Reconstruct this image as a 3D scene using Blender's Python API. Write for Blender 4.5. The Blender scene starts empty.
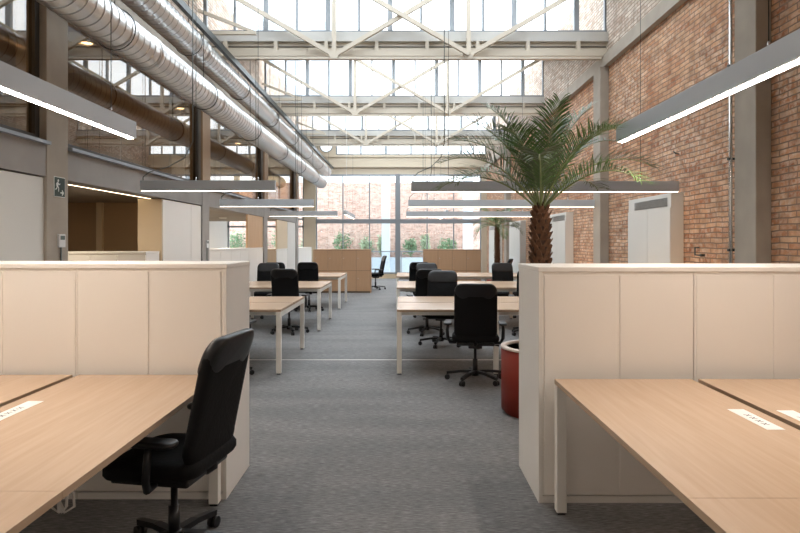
import bpy, bmesh, math, random
from mathutils import Vector, Matrix
random.seed(7)
PI = math.pi
SC = bpy.context.scene
COL = SC.collection

# ------------------------------------------------------------------ mesh builder
class MB:
    def __init__(s): s.v = []; s.f = []; s.m = []; s.sm = []
    def add(s, vs, fs, mi=0, smooth=False):
        o = len(s.v); s.v += [tuple(v) for v in vs]
        for f in fs: s.f.append([i + o for i in f]); s.m.append(mi); s.sm.append(smooth)
        return s
    def box(s, x0, x1, y0, y1, z0, z1, mi=0):
        if x0 > x1: x0, x1 = x1, x0
        if y0 > y1: y0, y1 = y1, y0
        if z0 > z1: z0, z1 = z1, z0
        v = [(x0,y0,z0),(x1,y0,z0),(x1,y1,z0),(x0,y1,z0),(x0,y0,z1),(x1,y0,z1),(x1,y1,z1),(x0,y1,z1)]
        return s.add(v, [(0,3,2,1),(4,5,6,7),(0,1,5,4),(1,2,6,5),(2,3,7,6),(3,0,4,7)], mi)
    def bar(s, a, b, w, h, mi=0, up=(0,0,1)):
        a = Vector(a); b = Vector(b); d = (b - a).normalized(); u = Vector(up)
        if abs(d.dot(u)) > .98: u = Vector((1,0,0))
        x = d.cross(u).normalized(); y = x.cross(d).normalized()
        v = []
        for p in (a, b):
            for sx, sy in ((-1,-1),(1,-1),(1,1),(-1,1)): v.append(p + x*sx*w/2 + y*sy*h/2)
        return s.add(v, [(0,1,2,3),(7,6,5,4),(0,4,5,1),(1,5,6,2),(2,6,7,3),(3,7,4,0)], mi)
    def tube(s, pts, r, n=8, mi=0, cap=True):
        pts = [Vector(p) for p in pts]; k = len(pts)
        rs = r if isinstance(r, (list, tuple)) else [r]*k
        v = []; f = []; prev = None
        for i, p in enumerate(pts):
            d = (pts[min(i+1,k-1)] - pts[max(i-1,0)]).normalized()
            if prev is None:
                u = Vector((0,0,1)) if abs(d.z) < .9 else Vector((1,0,0))
                x = d.cross(u).normalized()
            else:
                x = (prev - d*prev.dot(d)).normalized()
            prev = x; y = d.cross(x).normalized()
            for j in range(n):
                a = 2*PI*j/n; v.append(p + (x*math.cos(a) + y*math.sin(a))*rs[i])
        for i in range(k-1):
            for j in range(n):
                f.append((i*n+j, i*n+(j+1)%n, (i+1)*n+(j+1)%n, (i+1)*n+j))
        s.add(v, f, mi, True)
        if cap:
            o = len(s.v) - len(v)
            s.f.append([o+j for j in range(n)][::-1]); s.m.append(mi); s.sm.append(False)
            s.f.append([o+(k-1)*n+j for j in range(n)]); s.m.append(mi); s.sm.append(False)
        return s
    def lathe(s, prof, n=32, c=(0,0,0), mi=0, smooth=True):
        v = []; f = []
        for r, z in prof:
            for j in range(n):
                a = 2*PI*j/n; v.append((c[0]+r*math.cos(a), c[1]+r*math.sin(a), c[2]+z))
        for i in range(len(prof)-1):
            for j in range(n): f.append((i*n+j, i*n+(j+1)%n, (i+1)*n+(j+1)%n, (i+1)*n+j))
        s.add(v, f, mi, smooth)
        o = len(s.v)-len(v)
        for row, rev in ((0, True), (len(prof)-1, False)):
            if prof[row][0] > 1e-4:
                l = [o+row*n+j for j in range(n)]
                s.f.append(l[::-1] if rev else l); s.m.append(mi); s.sm.append(False)
        return s
    def prism(s, poly, f3, d, mi=0):
        """poly: 2D outline, f3: maps (u,v,w)->3D, extruded from w=0 to w=d"""
        n = len(poly)
        v = [f3(u, w, 0) for u, w in poly] + [f3(u, w, d) for u, w in poly]
        fs = [list(range(n))[::-1], [n+i for i in range(n)]]
        for i in range(n): fs.append((i, (i+1)%n, n+(i+1)%n, n+i))
        return s.add(v, fs, mi)
    def build(s, name, mat, parent=None, recalc=True, bevel=0, seg=2, loc=None):
        me = bpy.data.meshes.new(name)
        me.from_pydata(s.v, [], s.f)
        mats = mat if isinstance(mat, (list, tuple)) else [mat]
        for m in mats: me.materials.append(m)
        for i, p in enumerate(me.polygons):
            p.material_index = s.m[i]; p.use_smooth = s.sm[i]
        if recalc:
            bm = bmesh.new(); bm.from_mesh(me)
            bmesh.ops.recalc_face_normals(bm, faces=bm.faces); bm.to_mesh(me); bm.free()
        me.update()
        o = bpy.data.objects.new(name, me); COL.objects.link(o)
        if parent: o.parent = parent
        if loc: o.location = loc
        if bevel:
            b = o.modifiers.new('bevel', 'BEVEL'); b.width = bevel; b.segments = seg; b.limit_method = 'ANGLE'; b.angle_limit = math.radians(50)
        return o

def tag(o, label, cat, group=None, kind=None):
    o['label'] = label; o['category'] = cat
    if group: o['group'] = group
    if kind: o['kind'] = kind
    return o
def struct(o, label=None, cat=None):
    o['kind'] = 'structure'
    if label: o['label'] = label
    if cat: o['category'] = cat
    return o
def thing(name, loc, label, cat, group=None, rz=0):
    o = bpy.data.objects.new(name, None); COL.objects.link(o)
    o.location = loc; o.rotation_euler = (0,0,rz); o.empty_display_size = .1
    return tag(o, label, cat, group)
KIDS = {}
def copy_tree(o, parent=None):
    c = o.copy(); COL.objects.link(c); c.parent = parent
    for ch in [k for k in list(bpy.data.objects) if k.parent == o]: copy_tree(ch, c)
    return c

# ------------------------------------------------------------------ materials
def new_mat(name):
    m = bpy.data.materials.new(name); m.use_nodes = True
    nt = m.node_tree; b = nt.nodes['Principled BSDF']
    return m, nt, b
def N(nt, t, **kw):
    n = nt.nodes.new(t)
    for k, v in kw.items():
        if k in n.inputs: n.inputs[k].default_value = v
        else: setattr(n, k, v)
    return n
def flat(name, col, rough=.5, metal=0, noise=0, scale=8, bump=0, spec=None):
    m, nt, b = new_mat(name)
    b.inputs['Base Color'].default_value = (*col, 1); b.inputs['Roughness'].default_value = rough
    b.inputs['Metallic'].default_value = metal
    if spec is not None: b.inputs['Specular IOR Level'].default_value = spec
    if noise or bump:
        tc = N(nt, 'ShaderNodeTexCoord'); nz = N(nt, 'ShaderNodeTexNoise', Scale=scale, Detail=6.0)
        nt.links.new(tc.outputs['Object'], nz.inputs['Vector'])
        if noise:
            mx = N(nt, 'ShaderNodeMix', data_type='RGBA')
            mx.inputs[6].default_value = (*[c*(1-noise) for c in col], 1); mx.inputs[7].default_value = (*[min(1, c*(1+noise)) for c in col], 1)
            nt.links.new(nz.outputs['Fac'], mx.inputs[0]); nt.links.new(mx.outputs[2], b.inputs['Base Color'])
        if bump:
            bp = N(nt, 'ShaderNodeBump', Strength=bump, Distance=.01)
            nt.links.new(nz.outputs['Fac'], bp.inputs['Height']); nt.links.new(bp.outputs['Normal'], b.inputs['Normal'])
    return m
def ramp(nt, stops):
    r = nt.nodes.new('ShaderNodeValToRGB'); e = r.color_ramp.elements
    while len(e) > 1: e.remove(e[-1])
    e[0].position = stops[0][0]; e[0].color = (*stops[0][1], 1)
    for p, c in stops[1:]:
        x = e.new(p); x.color = (*c, 1)
    return r
def brick_mat(name, cols, mortar, axis='Y', patch=.5, pale=(.62,.5,.42)):
    m, nt, b = new_mat(name); L = nt.links.new
    tc = N(nt, 'ShaderNodeTexCoord'); sp = N(nt, 'ShaderNodeSeparateXYZ'); cb = N(nt, 'ShaderNodeCombineXYZ')
    L(tc.outputs['Object'], sp.inputs[0]); L(sp.outputs[axis], cb.inputs['X']); L(sp.outputs['Z'], cb.inputs['Y'])
    dn = N(nt, 'ShaderNodeTexNoise', Scale=3.0, Detail=3.0); L(cb.outputs[0], dn.inputs['Vector'])
    va = N(nt, 'ShaderNodeVectorMath', operation='MULTIPLY_ADD'); va.inputs[1].default_value = (.05,.035,0)
    L(dn.outputs['Color'], va.inputs[0]); L(cb.outputs[0], va.inputs[2])
    br = N(nt, 'ShaderNodeTexBrick', Scale=1.0, **{'Mortar Size': .008, 'Mortar Smooth': .3, 'Bias': 0.0, 'Brick Width': .25, 'Row Height': .058})
    L(va.outputs[0], br.inputs['Vector'])
    br.inputs['Color1'].default_value = (0,0,0,1); br.inputs['Color2'].default_value = (1,1,1,1); br.inputs['Mortar'].default_value = (.5,.5,.5,1)
    rp = ramp(nt, [(0, cols[0]), (.35, cols[1]), (.7, cols[2]), (1, cols[3])]); L(br.outputs['Color'], rp.inputs[0])
    # large tonal patches, lime wash stains
    n1 = N(nt, 'ShaderNodeTexNoise', Scale=.9, Detail=8.0, Roughness=.7); L(cb.outputs[0], n1.inputs['Vector'])
    r1 = ramp(nt, [(.36, (.12,.12,.12)), (.60, (1,1,1))]); L(n1.outputs['Fac'], r1.inputs[0])
    n2 = N(nt, 'ShaderNodeTexNoise', Scale=14.0, Detail=5.0, Roughness=.7); L(cb.outputs[0], n2.inputs['Vector'])
    r2 = ramp(nt, [(.42, (0,0,0)), (.58, (1,1,1))]); L(n2.outputs['Fac'], r2.inputs[0])
    mu = N(nt, 'ShaderNodeMath', operation='MULTIPLY'); L(r1.outputs[0], mu.inputs[0]); L(r2.outputs[0], mu.inputs[1])
    mu2 = N(nt, 'ShaderNodeMath', operation='MULTIPLY'); L(mu.outputs[0], mu2.inputs[0]); mu2.inputs[1].default_value = patch
    mx = N(nt, 'ShaderNodeMix', data_type='RGBA'); L(mu2.outputs[0], mx.inputs[0]); L(rp.outputs[0], mx.inputs[6]); mx.inputs[7].default_value = (*pale, 1)
    # fine grime
    n3 = N(nt, 'ShaderNodeTexNoise', Scale=5.0, Detail=6.0); L(cb.outputs[0], n3.inputs['Vector'])
    r3 = ramp(nt, [(.32, (.6,.55,.50)), (.6, (1.12,1.1,1.06))]); L(n3.outputs['Fac'], r3.inputs[0])
    mg = N(nt, 'ShaderNodeMix', data_type='RGBA', blend_type='MULTIPLY'); mg.inputs[0].default_value = .8
    L(mx.outputs[2], mg.inputs[6]); L(r3.outputs[0], mg.inputs[7])
    mm = N(nt, 'ShaderNodeMix', data_type='RGBA'); L(br.outputs['Fac'], mm.inputs[0]); L(mg.outputs[2], mm.inputs[6]); mm.inputs[7].default_value = (*mortar, 1)
    L(mm.outputs[2], b.inputs['Base Color']); b.inputs['Roughness'].default_value = .9
    inv = N(nt, 'ShaderNodeMath', operation='SUBTRACT'); inv.inputs[0].default_value = 1.0; L(br.outputs['Fac'], inv.inputs[1])
    ad = N(nt, 'ShaderNodeMath', operation='MULTIPLY_ADD'); L(n2.outputs['Fac'], ad.inputs[0]); ad.inputs[1].default_value = .8; L(inv.outputs[0], ad.inputs[2])
    bp = N(nt, 'ShaderNodeBump', Strength=.7, Distance=.012); L(ad.outputs[0], bp.inputs['Height']); L(bp.outputs['Normal'], b.inputs['Normal'])
    return m
def wood_mat(name, c0, c1, rough=.45, axis=0, scale=3.0):
    m, nt, b = new_mat(name); L = nt.links.new
    tc = N(nt, 'ShaderNodeTexCoord'); mp = N(nt, 'ShaderNodeMapping')
    sc = [22.0, 22.0, 22.0]; sc[axis] = 1.2; mp.inputs['Scale'].default_value = sc
    L(tc.outputs['Object'], mp.inputs['Vector'])
    nz = N(nt, 'ShaderNodeTexNoise', Scale=scale, Detail=5.0, Distortion=.4); L(mp.outputs[0], nz.inputs['Vector'])
    rp = ramp(nt, [(.3, c0), (.7, c1)]); L(nz.outputs['Fac'], rp.inputs[0]); L(rp.outputs[0], b.inputs['Base Color'])
    b.inputs['Roughness'].default_value = rough; b.inputs['Specular IOR Level'].default_value = .7
    return m
def glass_mat(name, tint=(1,1,1), refl=.08, rough=0.0):
    m, nt, b = new_mat(name); nt.nodes.remove(b); L = nt.links.new
    out = nt.nodes['Material Output']
    tr = N(nt, 'ShaderNodeBsdfTransparent'); tr.inputs[0].default_value = (*tint, 1)
    gl = N(nt, 'ShaderNodeBsdfGlossy'); gl.inputs['Roughness'].default_value = rough
    lw = N(nt, 'ShaderNodeLayerWeight', Blend=.35)
    mu = N(nt, 'ShaderNodeMath', operation='MULTIPLY_ADD'); L(lw.outputs['Facing'], mu.inputs[0]); mu.inputs[1].default_value = refl*1.6; mu.inputs[2].default_value = refl*.5
    mx = N(nt, 'ShaderNodeMixShader'); L(mu.outputs[0], mx.inputs[0]); L(tr.outputs[0], mx.inputs[1]); L(gl.outputs[0], mx.inputs[2])
    L(mx.outputs[0], out.inputs['Surface'])
    return m
def emit_mat(name, col, strength):
    m, nt, b = new_mat(name)
    b.inputs['Base Color'].default_value = (.8,.8,.8,1)
    b.inputs['Emission Color'].default_value = (*col, 1); b.inputs['Emission Strength'].default_value = strength
    return m

M = {}
M['brick'] = brick_mat('exposed_brick', [(.36,.135,.06),(.49,.235,.12),(.60,.36,.21),(.44,.18,.08)], (.24,.16,.11), 'Y', .9, (.66,.52,.41))
M['brick_pale'] = brick_mat('lime_washed_brick', [(.40,.27,.20),(.52,.40,.33),(.62,.54,.47),(.44,.31,.24)], (.26,.20,.16), 'Y', .9, (.70,.65,.58))
M['brick_out'] = brick_mat('courtyard_brick', [(.46,.22,.16),(.58,.34,.27),(.70,.48,.40),(.50,.27,.20)], (.66,.56,.50), 'X', .8, (.78,.66,.60))
M['concrete'] = flat('concrete', (.37,.325,.27), .85, 0, .22, 3, .25)
M['concrete_blue'] = flat('grey_concrete', (.33,.31,.29), .85, 0, .22, 2.5, .25)
M['cream'] = flat('cream_paint', (.58,.50,.385), .6, 0, .04, 2)
M['steel_cream'] = flat('cream_painted_steel', (.56,.50,.41), .45, 0, .05, 3)
M['white_wall'] = flat('white_paint', (.74,.72,.68), .7, 0, .03, 2)
M['tan_wall'] = flat('tan_board', (.42,.29,.17), .7, 0, .05, 2)
M['beige_panel'] = flat('beige_panel', (.70,.56,.38), .55, 0, .04, 2)
M['cabinet'] = flat('off_white_laminate', (.84,.80,.74), .42, 0, .02, 3)
M['cabinet_edge'] = flat('cabinet_trim', (.80,.77,.72), .4, 0, .02, 3)
M['cupboard'] = flat('pale_cupboard', (.66,.65,.61), .4, 0, .02, 3)
M['desk'] = wood_mat('oak_laminate', (.55,.385,.245), (.61,.44,.295), .33, 1, 2.0)
M['desk_x'] = wood_mat('oak_laminate_cross', (.55,.385,.255), (.61,.44,.305), .24, 0, 2.0)
M['desk_edge'] = wood_mat('desk_edge', (.40,.28,.18), (.46,.33,.22), .5, 0)
M['leg'] = flat('white_powder_coat', (.80,.77,.71), .35, 0, .02, 5)
M['locker'] = wood_mat('locker_laminate', (.48,.285,.155), (.52,.315,.18), .5, 2, 1.5)
M['locker_gap'] = flat('dark_gap', (.12,.08,.05), .8)
M['woodpanel'] = wood_mat('warm_wood', (.50,.30,.15), (.58,.37,.20), .5, 2, 1.5)
M['black_fabric'] = flat('black_fabric', (.004,.004,.0045), .85, 0, .3, 60, .3, .25)
M['black_leather'] = flat('black_leather', (.005,.005,.006), .42, 0, .2, 40, .1)
M['black_plastic'] = flat('black_plastic', (.007,.007,.008), .4)
M['dark_steel'] = flat('dark_steel', (.05,.06,.06), .4, .5)
M['alu'] = flat('lamp_aluminium', (.50,.54,.58), .45, .05, .03, 4)
M['chrome'] = flat('chrome', (.7,.7,.7), .2, 1)
M['duct'] = flat('galvanised_duct', (.74,.74,.74), .30, .95, .12, 3)
M['duct_seam'] = flat('duct_seam', (.22,.22,.22), .5, .7)
M['sill_board'] = flat('pale_sill_board', (.52,.51,.48), .5)
M['frame_dark'] = flat('dark_window_frame', (.045,.04,.035), .45, .2)
M['frame_grey'] = flat('grey_window_frame', (.26,.28,.30), .45, .2)
M['frame_light'] = flat('pale_window_frame', (.31,.34,.37), .45, .1)
M['brown_frame'] = flat('brown_window_post', (.36,.25,.16), .6, 0, .1, 4)
M['sill'] = flat('blue_grey_sill', (.34,.38,.43), .4, .3)
M['roof'] = flat('roof_sheet', (.80,.79,.76), .7, 0, .03, 1)
M['glass'] = glass_mat('clear_glass', (.96,.98,1), .06)
M['glass_dark'] = glass_mat('tinted_glass', (.62,.50,.36), .19)
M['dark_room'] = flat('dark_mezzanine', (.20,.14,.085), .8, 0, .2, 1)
M['red'] = flat('brick_red_paint', (.20,.018,.007), .5, 0, .06, 4, 0, .3)
M['rim'] = flat('pale_rim', (.72,.62,.56), .35)
M['soil'] = flat('soil', (.03,.022,.017), .95, 0, .4, 30, .6)
M['trunk'] = flat('palm_trunk', (.05,.025,.013), .9, 0, .5, 30, .8)
M['trunk_scale'] = flat('palm_trunk_stub', (.13,.060,.028), .85, 0, .7, 25, .6)
M['frond'] = flat('palm_leaf', (.095,.185,.045), .36, 0, .35, 9)
M['frond_old'] = flat('palm_leaf_dull', (.12,.16,.08), .5, 0, .35, 9)
M['rachis'] = flat('palm_rib', (.20,.24,.09), .5, 0, .2, 10)
M['leaf'] = flat('courtyard_leaf', (.22,.34,.20), .5, 0, .4, 4)  # courtyard greens paled, haze put into the leaf colour
M['leaf2'] = flat('courtyard_leaf_pale', (.42,.52,.36), .5, 0, .4, 4)
M['render_white'] = flat('pale_blue_render', (.62,.70,.76), .7, 0, .04, 2)
M['paving'] = flat('courtyard_paving', (.50,.49,.47), .85, 0, .1, 2)
M['paper'] = flat('paper', (.86,.84,.80), .7)
M['ink'] = flat('ink', (.10,.10,.11), .7)
M['green_sign'] = flat('dark_green_sign', (.01,.035,.028), .4)
M['sign_white'] = flat('sign_white', (.75,.78,.75), .4)
M['dev'] = flat('device_white', (.66,.66,.66), .35)
M['lcd'] = flat('device_lcd', (.12,.15,.14), .2)
M['cable'] = flat('grey_cable', (.10,.11,.10), .5)
M['cable_w'] = flat('pale_cable', (.6,.58,.54), .5)
M['grille'] = flat('vent_grille', (.30,.30,.29), .5, .2)
WARM = (1.0, .80, .58)
M['lamp'] = emit_mat('lamp_diffuser', (1.0, .87, .76), 76)
M['lamp_dim'] = emit_mat('lamp_diffuser_dimmed', (1.0, .80, .64), 7)
M['led'] = emit_mat('led_strip', (1.0, .78, .5), 5)
M['spot'] = emit_mat('spot_face', (1.0, .9, .75), 12)  # glowing disc of the added downlights
# carpet
m, nt, b = new_mat('woven_carpet'); L = nt.links.new
tc = N(nt, 'ShaderNodeTexCoord'); mp = N(nt, 'ShaderNodeMapping'); mp.inputs['Scale'].default_value = (3.2, 26, 1); L(tc.outputs['Object'], mp.inputs['Vector'])
nz = N(nt, 'ShaderNodeTexNoise', Scale=5.0, Detail=4.0, Roughness=.7); L(mp.outputs[0], nz.inputs['Vector'])
rp = ramp(nt, [(.33, (.085,.085,.086)), (.5, (.172,.172,.174)), (.68, (.31,.307,.305))]); L(nz.outputs['Fac'], rp.inputs[0])
mp2 = N(nt, 'ShaderNodeMapping'); mp2.inputs['Scale'].default_value = (.5, 2.2, 1); L(tc.outputs['Object'], mp2.inputs['Vector'])
n2 = N(nt, 'ShaderNodeTexNoise', Scale=1.5, Detail=3.0); L(mp2.outputs[0], n2.inputs['Vector'])
r2 = ramp(nt, [(.35, (.86,.86,.86)), (.65, (1.1,1.08,1.06))]); L(n2.outputs['Fac'], r2.inputs[0])
mg = N(nt, 'ShaderNodeMix', data_type='RGBA', blend_type='MULTIPLY'); mg.inputs[0].default_value = 1
L(rp.outputs[0], mg.inputs[6]); L(r2.outputs[0], mg.inputs[7]); L(mg.outputs[2], b.inputs['Base Color']); b.inputs['Roughness'].default_value = .8
bp = N(nt, 'ShaderNodeBump', Strength=.35, Distance=.004); L(nz.outputs['Fac'], bp.inputs['Height']); L(bp.outputs['Normal'], b.inputs['Normal'])
M['carpet'] = m

# ------------------------------------------------------------------ dimensions
XR, XRW = 3.38, 3.53          # column face and brick face on the right
XL, XLW = -3.38, -3.53
XO = -7.2                     # outer wall of the left-hand wing
YB, YE = -4.0, 24.9           # behind the camera, far glass wall
GY = [1.2, 5.75, 10.3, 14.85, 19.4]   # girder lines
GB, GT = 4.67, 5.09           # girder bottom, glass bottom
RIDGE = 6.15
HS, HT = 2.13, 2.43           # beam along the left wall

# ------------------------------------------------------------------ setting
struct(MB().box(XO-.2, XRW+.3, YB-.2, YE+.2, -.1, 0).build('floor', M['carpet']), 'grey woven carpet floor with fine cross streaks', 'floor')
struct(MB().box(-3.3, 3.3, 7.64, 7.665, 0, .003).build('trim_1', M['leg']), 'thin pale strip set across the carpet', 'floor strip')
struct(MB().box(XRW, XRW+.3, YB, YE+.2, 0, 4.6).build('wall_right', M['brick']), 'tall exposed brick wall on the right', 'wall')
struct(MB().box(XRW, XRW+.3, YB, YE+.2, 4.6, 6.3).build('wall_right_upper', M['brick_pale']), 'lime-washed brick above the concrete band on the right', 'wall')
struct(MB().box(XL-.06, XRW, YB-.2, YB, 0, 6.3).build('wall_back', M['white_wall']), 'plain wall behind the viewpoint', 'wall')
# left wall: spandrel beam + upper masonry
mb = MB(); mb.box(XL-.24, XL-.01, YB, 19.72, HS, HT)
struct(mb.build('trim_2', M['concrete_blue']), 'long concrete beam under the upper windows of the left wall', 'concrete beam')
mb = MB().box(XL-.4, XLW+.02, YB, YE, 4.2, 4.55); mb2 = MB().box(XL-.4, XLW, YB, YE, 4.55, 6.3)
w = struct(mb2.build('wall_left', M['brick_pale']), 'brick band of the left wall high above the ducts', 'wall')
mb.build('lintel', M['concrete'], w)
# ring beam on the right wall
struct(MB().box(XRW-.09, XRW+.02, YB, YE, 4.49, 4.69).build('trim_3', M['concrete']), 'concrete band running along the brick wall', 'concrete beam')
struct(MB().box(XL-.08, XL-.03, YB, 5.72, 0, HS-.015).build('wall_side', M['cupboard']), 'large pale flat wall panel left of the exit sign column', 'wall')
# wing behind the left wall
mb = MB(); mb.box(XO-.1, XO, YB, YE, 0, 4.3)
struct(mb.build('wall_outer', M['white_wall']), 'pale outer wall of the left wing', 'wall')
mb = MB(); mb.box(XO, XL-.24, YB, 19.72, HS+.06, HS+.28)
struct(mb.build('ceiling_wing', M['concrete']), 'concrete slab over the left wing', 'ceiling')
mb = MB(); mb.box(XO, XL-.4, YB, YE, 4.3, 4.5)
struct(mb.build('ceiling_mezzanine', M['dark_room']), 'dark ceiling of the upper floor', 'ceiling')
struct(MB().box(XO, XL-.25, 10.45, 10.55, 0, HS+.06).build('wall_partition', M['tan_wall']), 'brown partition at the back of the left recess', 'wall')
mb = MB(); mb.box(XO, XL-.12, 5.55, 5.65, 0, HS+.06)
struct(mb.build('wall_partition_near', M['tan_wall']), 'brown side wall of the left recess', 'wall')
struct(MB().box(-6.6, -6.5, 5.65, 10.45, 0, HS+.06).build('wall_recess', M['tan_wall']), 'brown rear wall of the left recess', 'wall')
mb = MB(); mb.box(XO, XL-.45, 9.9, 10.0, HT, 4.3)
struct(mb.build('wall_mezzanine', M['dark_room']), 'dark wall inside the upper floor', 'wall')
struct(MB().box(-5.28, -5.18, 10.38, 10.45, 0, HS+.06).build('trim_4', M['beige_panel']), 'vertical post in the left recess, its lit look put into pale beige', 'post')  # lit look of the post is put into its beige colour

# sawtooth roof
def slab(mb, a, b_, u0, u1, x0, x1, t=.08, dz=0):
    h = lambda u: 4.95 + (RIDGE-4.95)*u + dz
    ya, yb = a+(b_-a)*u0, a+(b_-a)*u1
    mb.add([(x0,ya,h(u0)),(x1,ya,h(u0)),(x1,yb,h(u1)),(x0,yb,h(u1)),(x0,ya,h(u0)+t),(x1,ya,h(u0)+t),(x1,yb,h(u1)+t),(x0,yb,h(u1)+t)],
           [(0,1,2,3),(7,6,5,4),(0,4,5,1),(1,5,6,2),(2,6,7,3),(3,7,4,0)])
mb = MB()
for k, (a, bnd) in enumerate(zip([YB-.2] + [g+.14 for g in GY], GY + [YE])):
    y1 = bnd + .05
    slab(mb, a, y1, 0, .1, -3.9, XRW+.3); slab(mb, a, y1, .9, 1, -3.9, XRW+.3)
    slab(mb, a, y1, .1, .9, -3.9, -2.9); slab(mb, a, y1, .1, .9, 2.9, XRW+.3)
    r = thing('window_%d' % (20+k), (0, 0, 0), 'sloping roof light between roof trusses, bay %d of the hall' % (k+1), 'roof light'); r['kind'] = 'structure'
    if k < 2: slab(mb, a, y1, .1, .9, -2.9, 2.9); bpy.data.objects.remove(r); continue
    for q in range(1, 6):
        g = MB(); slab(g, a, y1, .1, .9, -2.9+.966*q-.025, -2.9+.966*q+.025); g.build('glazing_bar', M['roof'], r)
    g = MB(); slab(g, a, y1, .1, .9, -2.9, 2.9, .006, .05); g.build('pane', M['glass'], r)
struct(mb.build('ceiling', M['roof']), 'sawtooth roof slopes between the high glazing strips', 'ceiling')
def roof_h(y):
    for a, bnd in zip([YB-.2] + [g+.14 for g in GY], GY + [YE]):
        if a <= y <= bnd+.05: return 4.95 + (y-a)/(bnd+.05-a)*(RIDGE-4.95)
    return 4.95

# glazing strips above each girder
def strip_window(idx, y, x0, x1, z0, z1, lab, nz0=0):
    r = thing('window_%d' % idx, (0, y, 0), lab, 'window'); r['kind'] = 'structure'
    fr = MB(); fr.box(x0, x1, -.06, .03, z0, z0+.05); fr.box(x0, x1, -.03, .03, z1-.05, z1)
    fr.box(x0, x0+.05, -.03, .03, z0+.06, z1-.05); fr.box(x1-.05, x1, -.03, .03, z0+.06, z1-.05)
    fr.build('frame', M['frame_grey'], r)
    n = int(round((x1-x0)/.52)); st = (x1-x0)/n
    for i in range(1, n):
        w = .020 if i % 2 else .042
        MB().box(x0+i*st-w, x0+i*st+w, -.05, .03, z0+.06, z1-.05).build('mullion', M['frame_light'], r)
    MB().box(x0+.05, x1-.05, .034, .04, z0+.06, z1-.05).build('pane', M['glass'], r)
    return r
ords = ['behind the viewpoint', 'nearly overhead', 'first in view from the front', 'second in view from the front', 'third in view from the front']
for i, g in enumerate(GY):
    strip_window(i+1, g+.06, XL-.02, XRW+.02, GT, RIDGE, 'high strip of roof glazing with pale mullions, ' + ords[i])

# girders and trusses
def truss(y, lab):
    r = thing('roof_truss', (0, y, 0), lab, 'roof truss', 'roof trusses under the glazing strips')
    x0, x1 = XLW+.01, XRW-.0
    g = MB(); g.box(x0, x1, .0, .10, GB+.10, 4.93); g.box(x0, x1, -.10, .16, GB, GB+.10)
    g.build('girder', M['steel_cream'], r)
    MB().box(x0, x1, -.07, .10, 4.93, GT).build('sill_board', M['sill_board'], r)
    MB().box(x0+.02, x1-.02, -.012, .0, 4.845, 4.86).build('shadow_gap', M['frame_dark'], r)  # thin dark strip along the girder face
    for k in range(8):
        x = -3.0 + k*.86; MB().box(x-.03, x+.03, -.09, 0, GB+.10, 4.93).build('stiffener', M['steel_cream'], r)
    yb = -.22; nz = 4.62; a = 1.13
    br = MB()
    br.bar((-3.36, yb, 5.95), (-a, yb, nz+.02), .065, .07); br.build('brace', M['steel_cream'], r)
    br = MB(); br.bar((3.36, yb, 5.95), (a, yb, nz+.02), .065, .07); br.build('brace', M['steel_cream'], r)
    br = MB(); br.bar((-a, yb, nz+.02), (1.13, yb, 5.96), .065, .07); br.build('brace', M['steel_cream'], r)
    br = MB(); br.bar((a, yb-.07, nz+.02), (-1.13, yb-.07, 5.96), .065, .07); br.build('brace', M['steel_cream'], r)
    MB().box(-3.36, 3.36, yb-.03, yb+.03, 5.98, 6.05).build('top_chord', M['steel_cream'], r)
    MB().box(XL+.55, 3.36, yb-.02, yb+.02, 4.575, 4.615).build('bottom_chord', M['steel_cream'], r)
    for s in (-a, a):
        MB().box(s-.035, s+.035, yb-.035, yb+.035, nz-.03, 6.0).build('post', M['steel_cream'], r)
        MB().prism([(-.09,.03),(.09,.03),(.05,-.05),(-.05,-.05)], lambda u,w_,d,s=s: (s+u, yb-.05+d, nz+w_), .1).build('gusset', M['steel_cream'], r)
    br = MB(); br.box(XL+.01, XL+1.0, -.5, -.44, 4.90, 4.95); br.bar((XL+.05, -.47, 5.3), (XL+.95, -.47, 4.95), .05, .05)
    br.build('side_bracket', M['steel_cream'], r)
    return r
tl = ['cream steel roof truss and girder behind the viewpoint', 'cream steel roof truss and girder nearly overhead', 'nearest cream steel roof truss in view, crossing at the top of the photo',
      'middle cream steel roof truss, second from the front', 'farthest cream steel roof truss in front of the far wall']
for y, l in zip(GY, tl): truss(y, l)

# concrete columns
cy = [5.72, 10.2, 14.8, 19.35]
lr = ['concrete column with a silver conduit in front of the near brick wall', 'concrete column between the big palm and the tall grey wall unit',
      'second concrete column from the near right, behind the big palm fronds', 'farthest free concrete column on the right, by the small palm']
for y, l in zip([1.2]+cy, ['concrete column on the right beside the viewpoint']+lr):
    tag(MB().box(XR, XRW, y, y+.37, 0, 4.49).build('concrete_column', M['concrete'], bevel=.008), l, 'column', 'concrete columns along the brick wall')
ll = ['concrete column carrying the exit sign', 'concrete column left of the recess with low white cabinets and garden view', 'slim concrete column beside the warm wood panel', 'concrete column beside the far white wall panel']
for y, l in zip([1.2]+cy, ['concrete column on the left beside the viewpoint']+ll):
    mb = MB().box(XL-.30, XL, y, y+.37, 0, 4.2)
    pc = tag(mb.build('concrete_column', M['concrete'] if y < 9 else M['concrete_blue'], bevel=.008), l, 'column', 'concrete columns along the left wall')
    if y > 9:
        MB().box(XL-.02, XL+.012, y-.02, y+.39, HT+.06, 4.2).build('cladding', M['brown_frame'], pc)['label'] = 'brown upper cladding'

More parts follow.
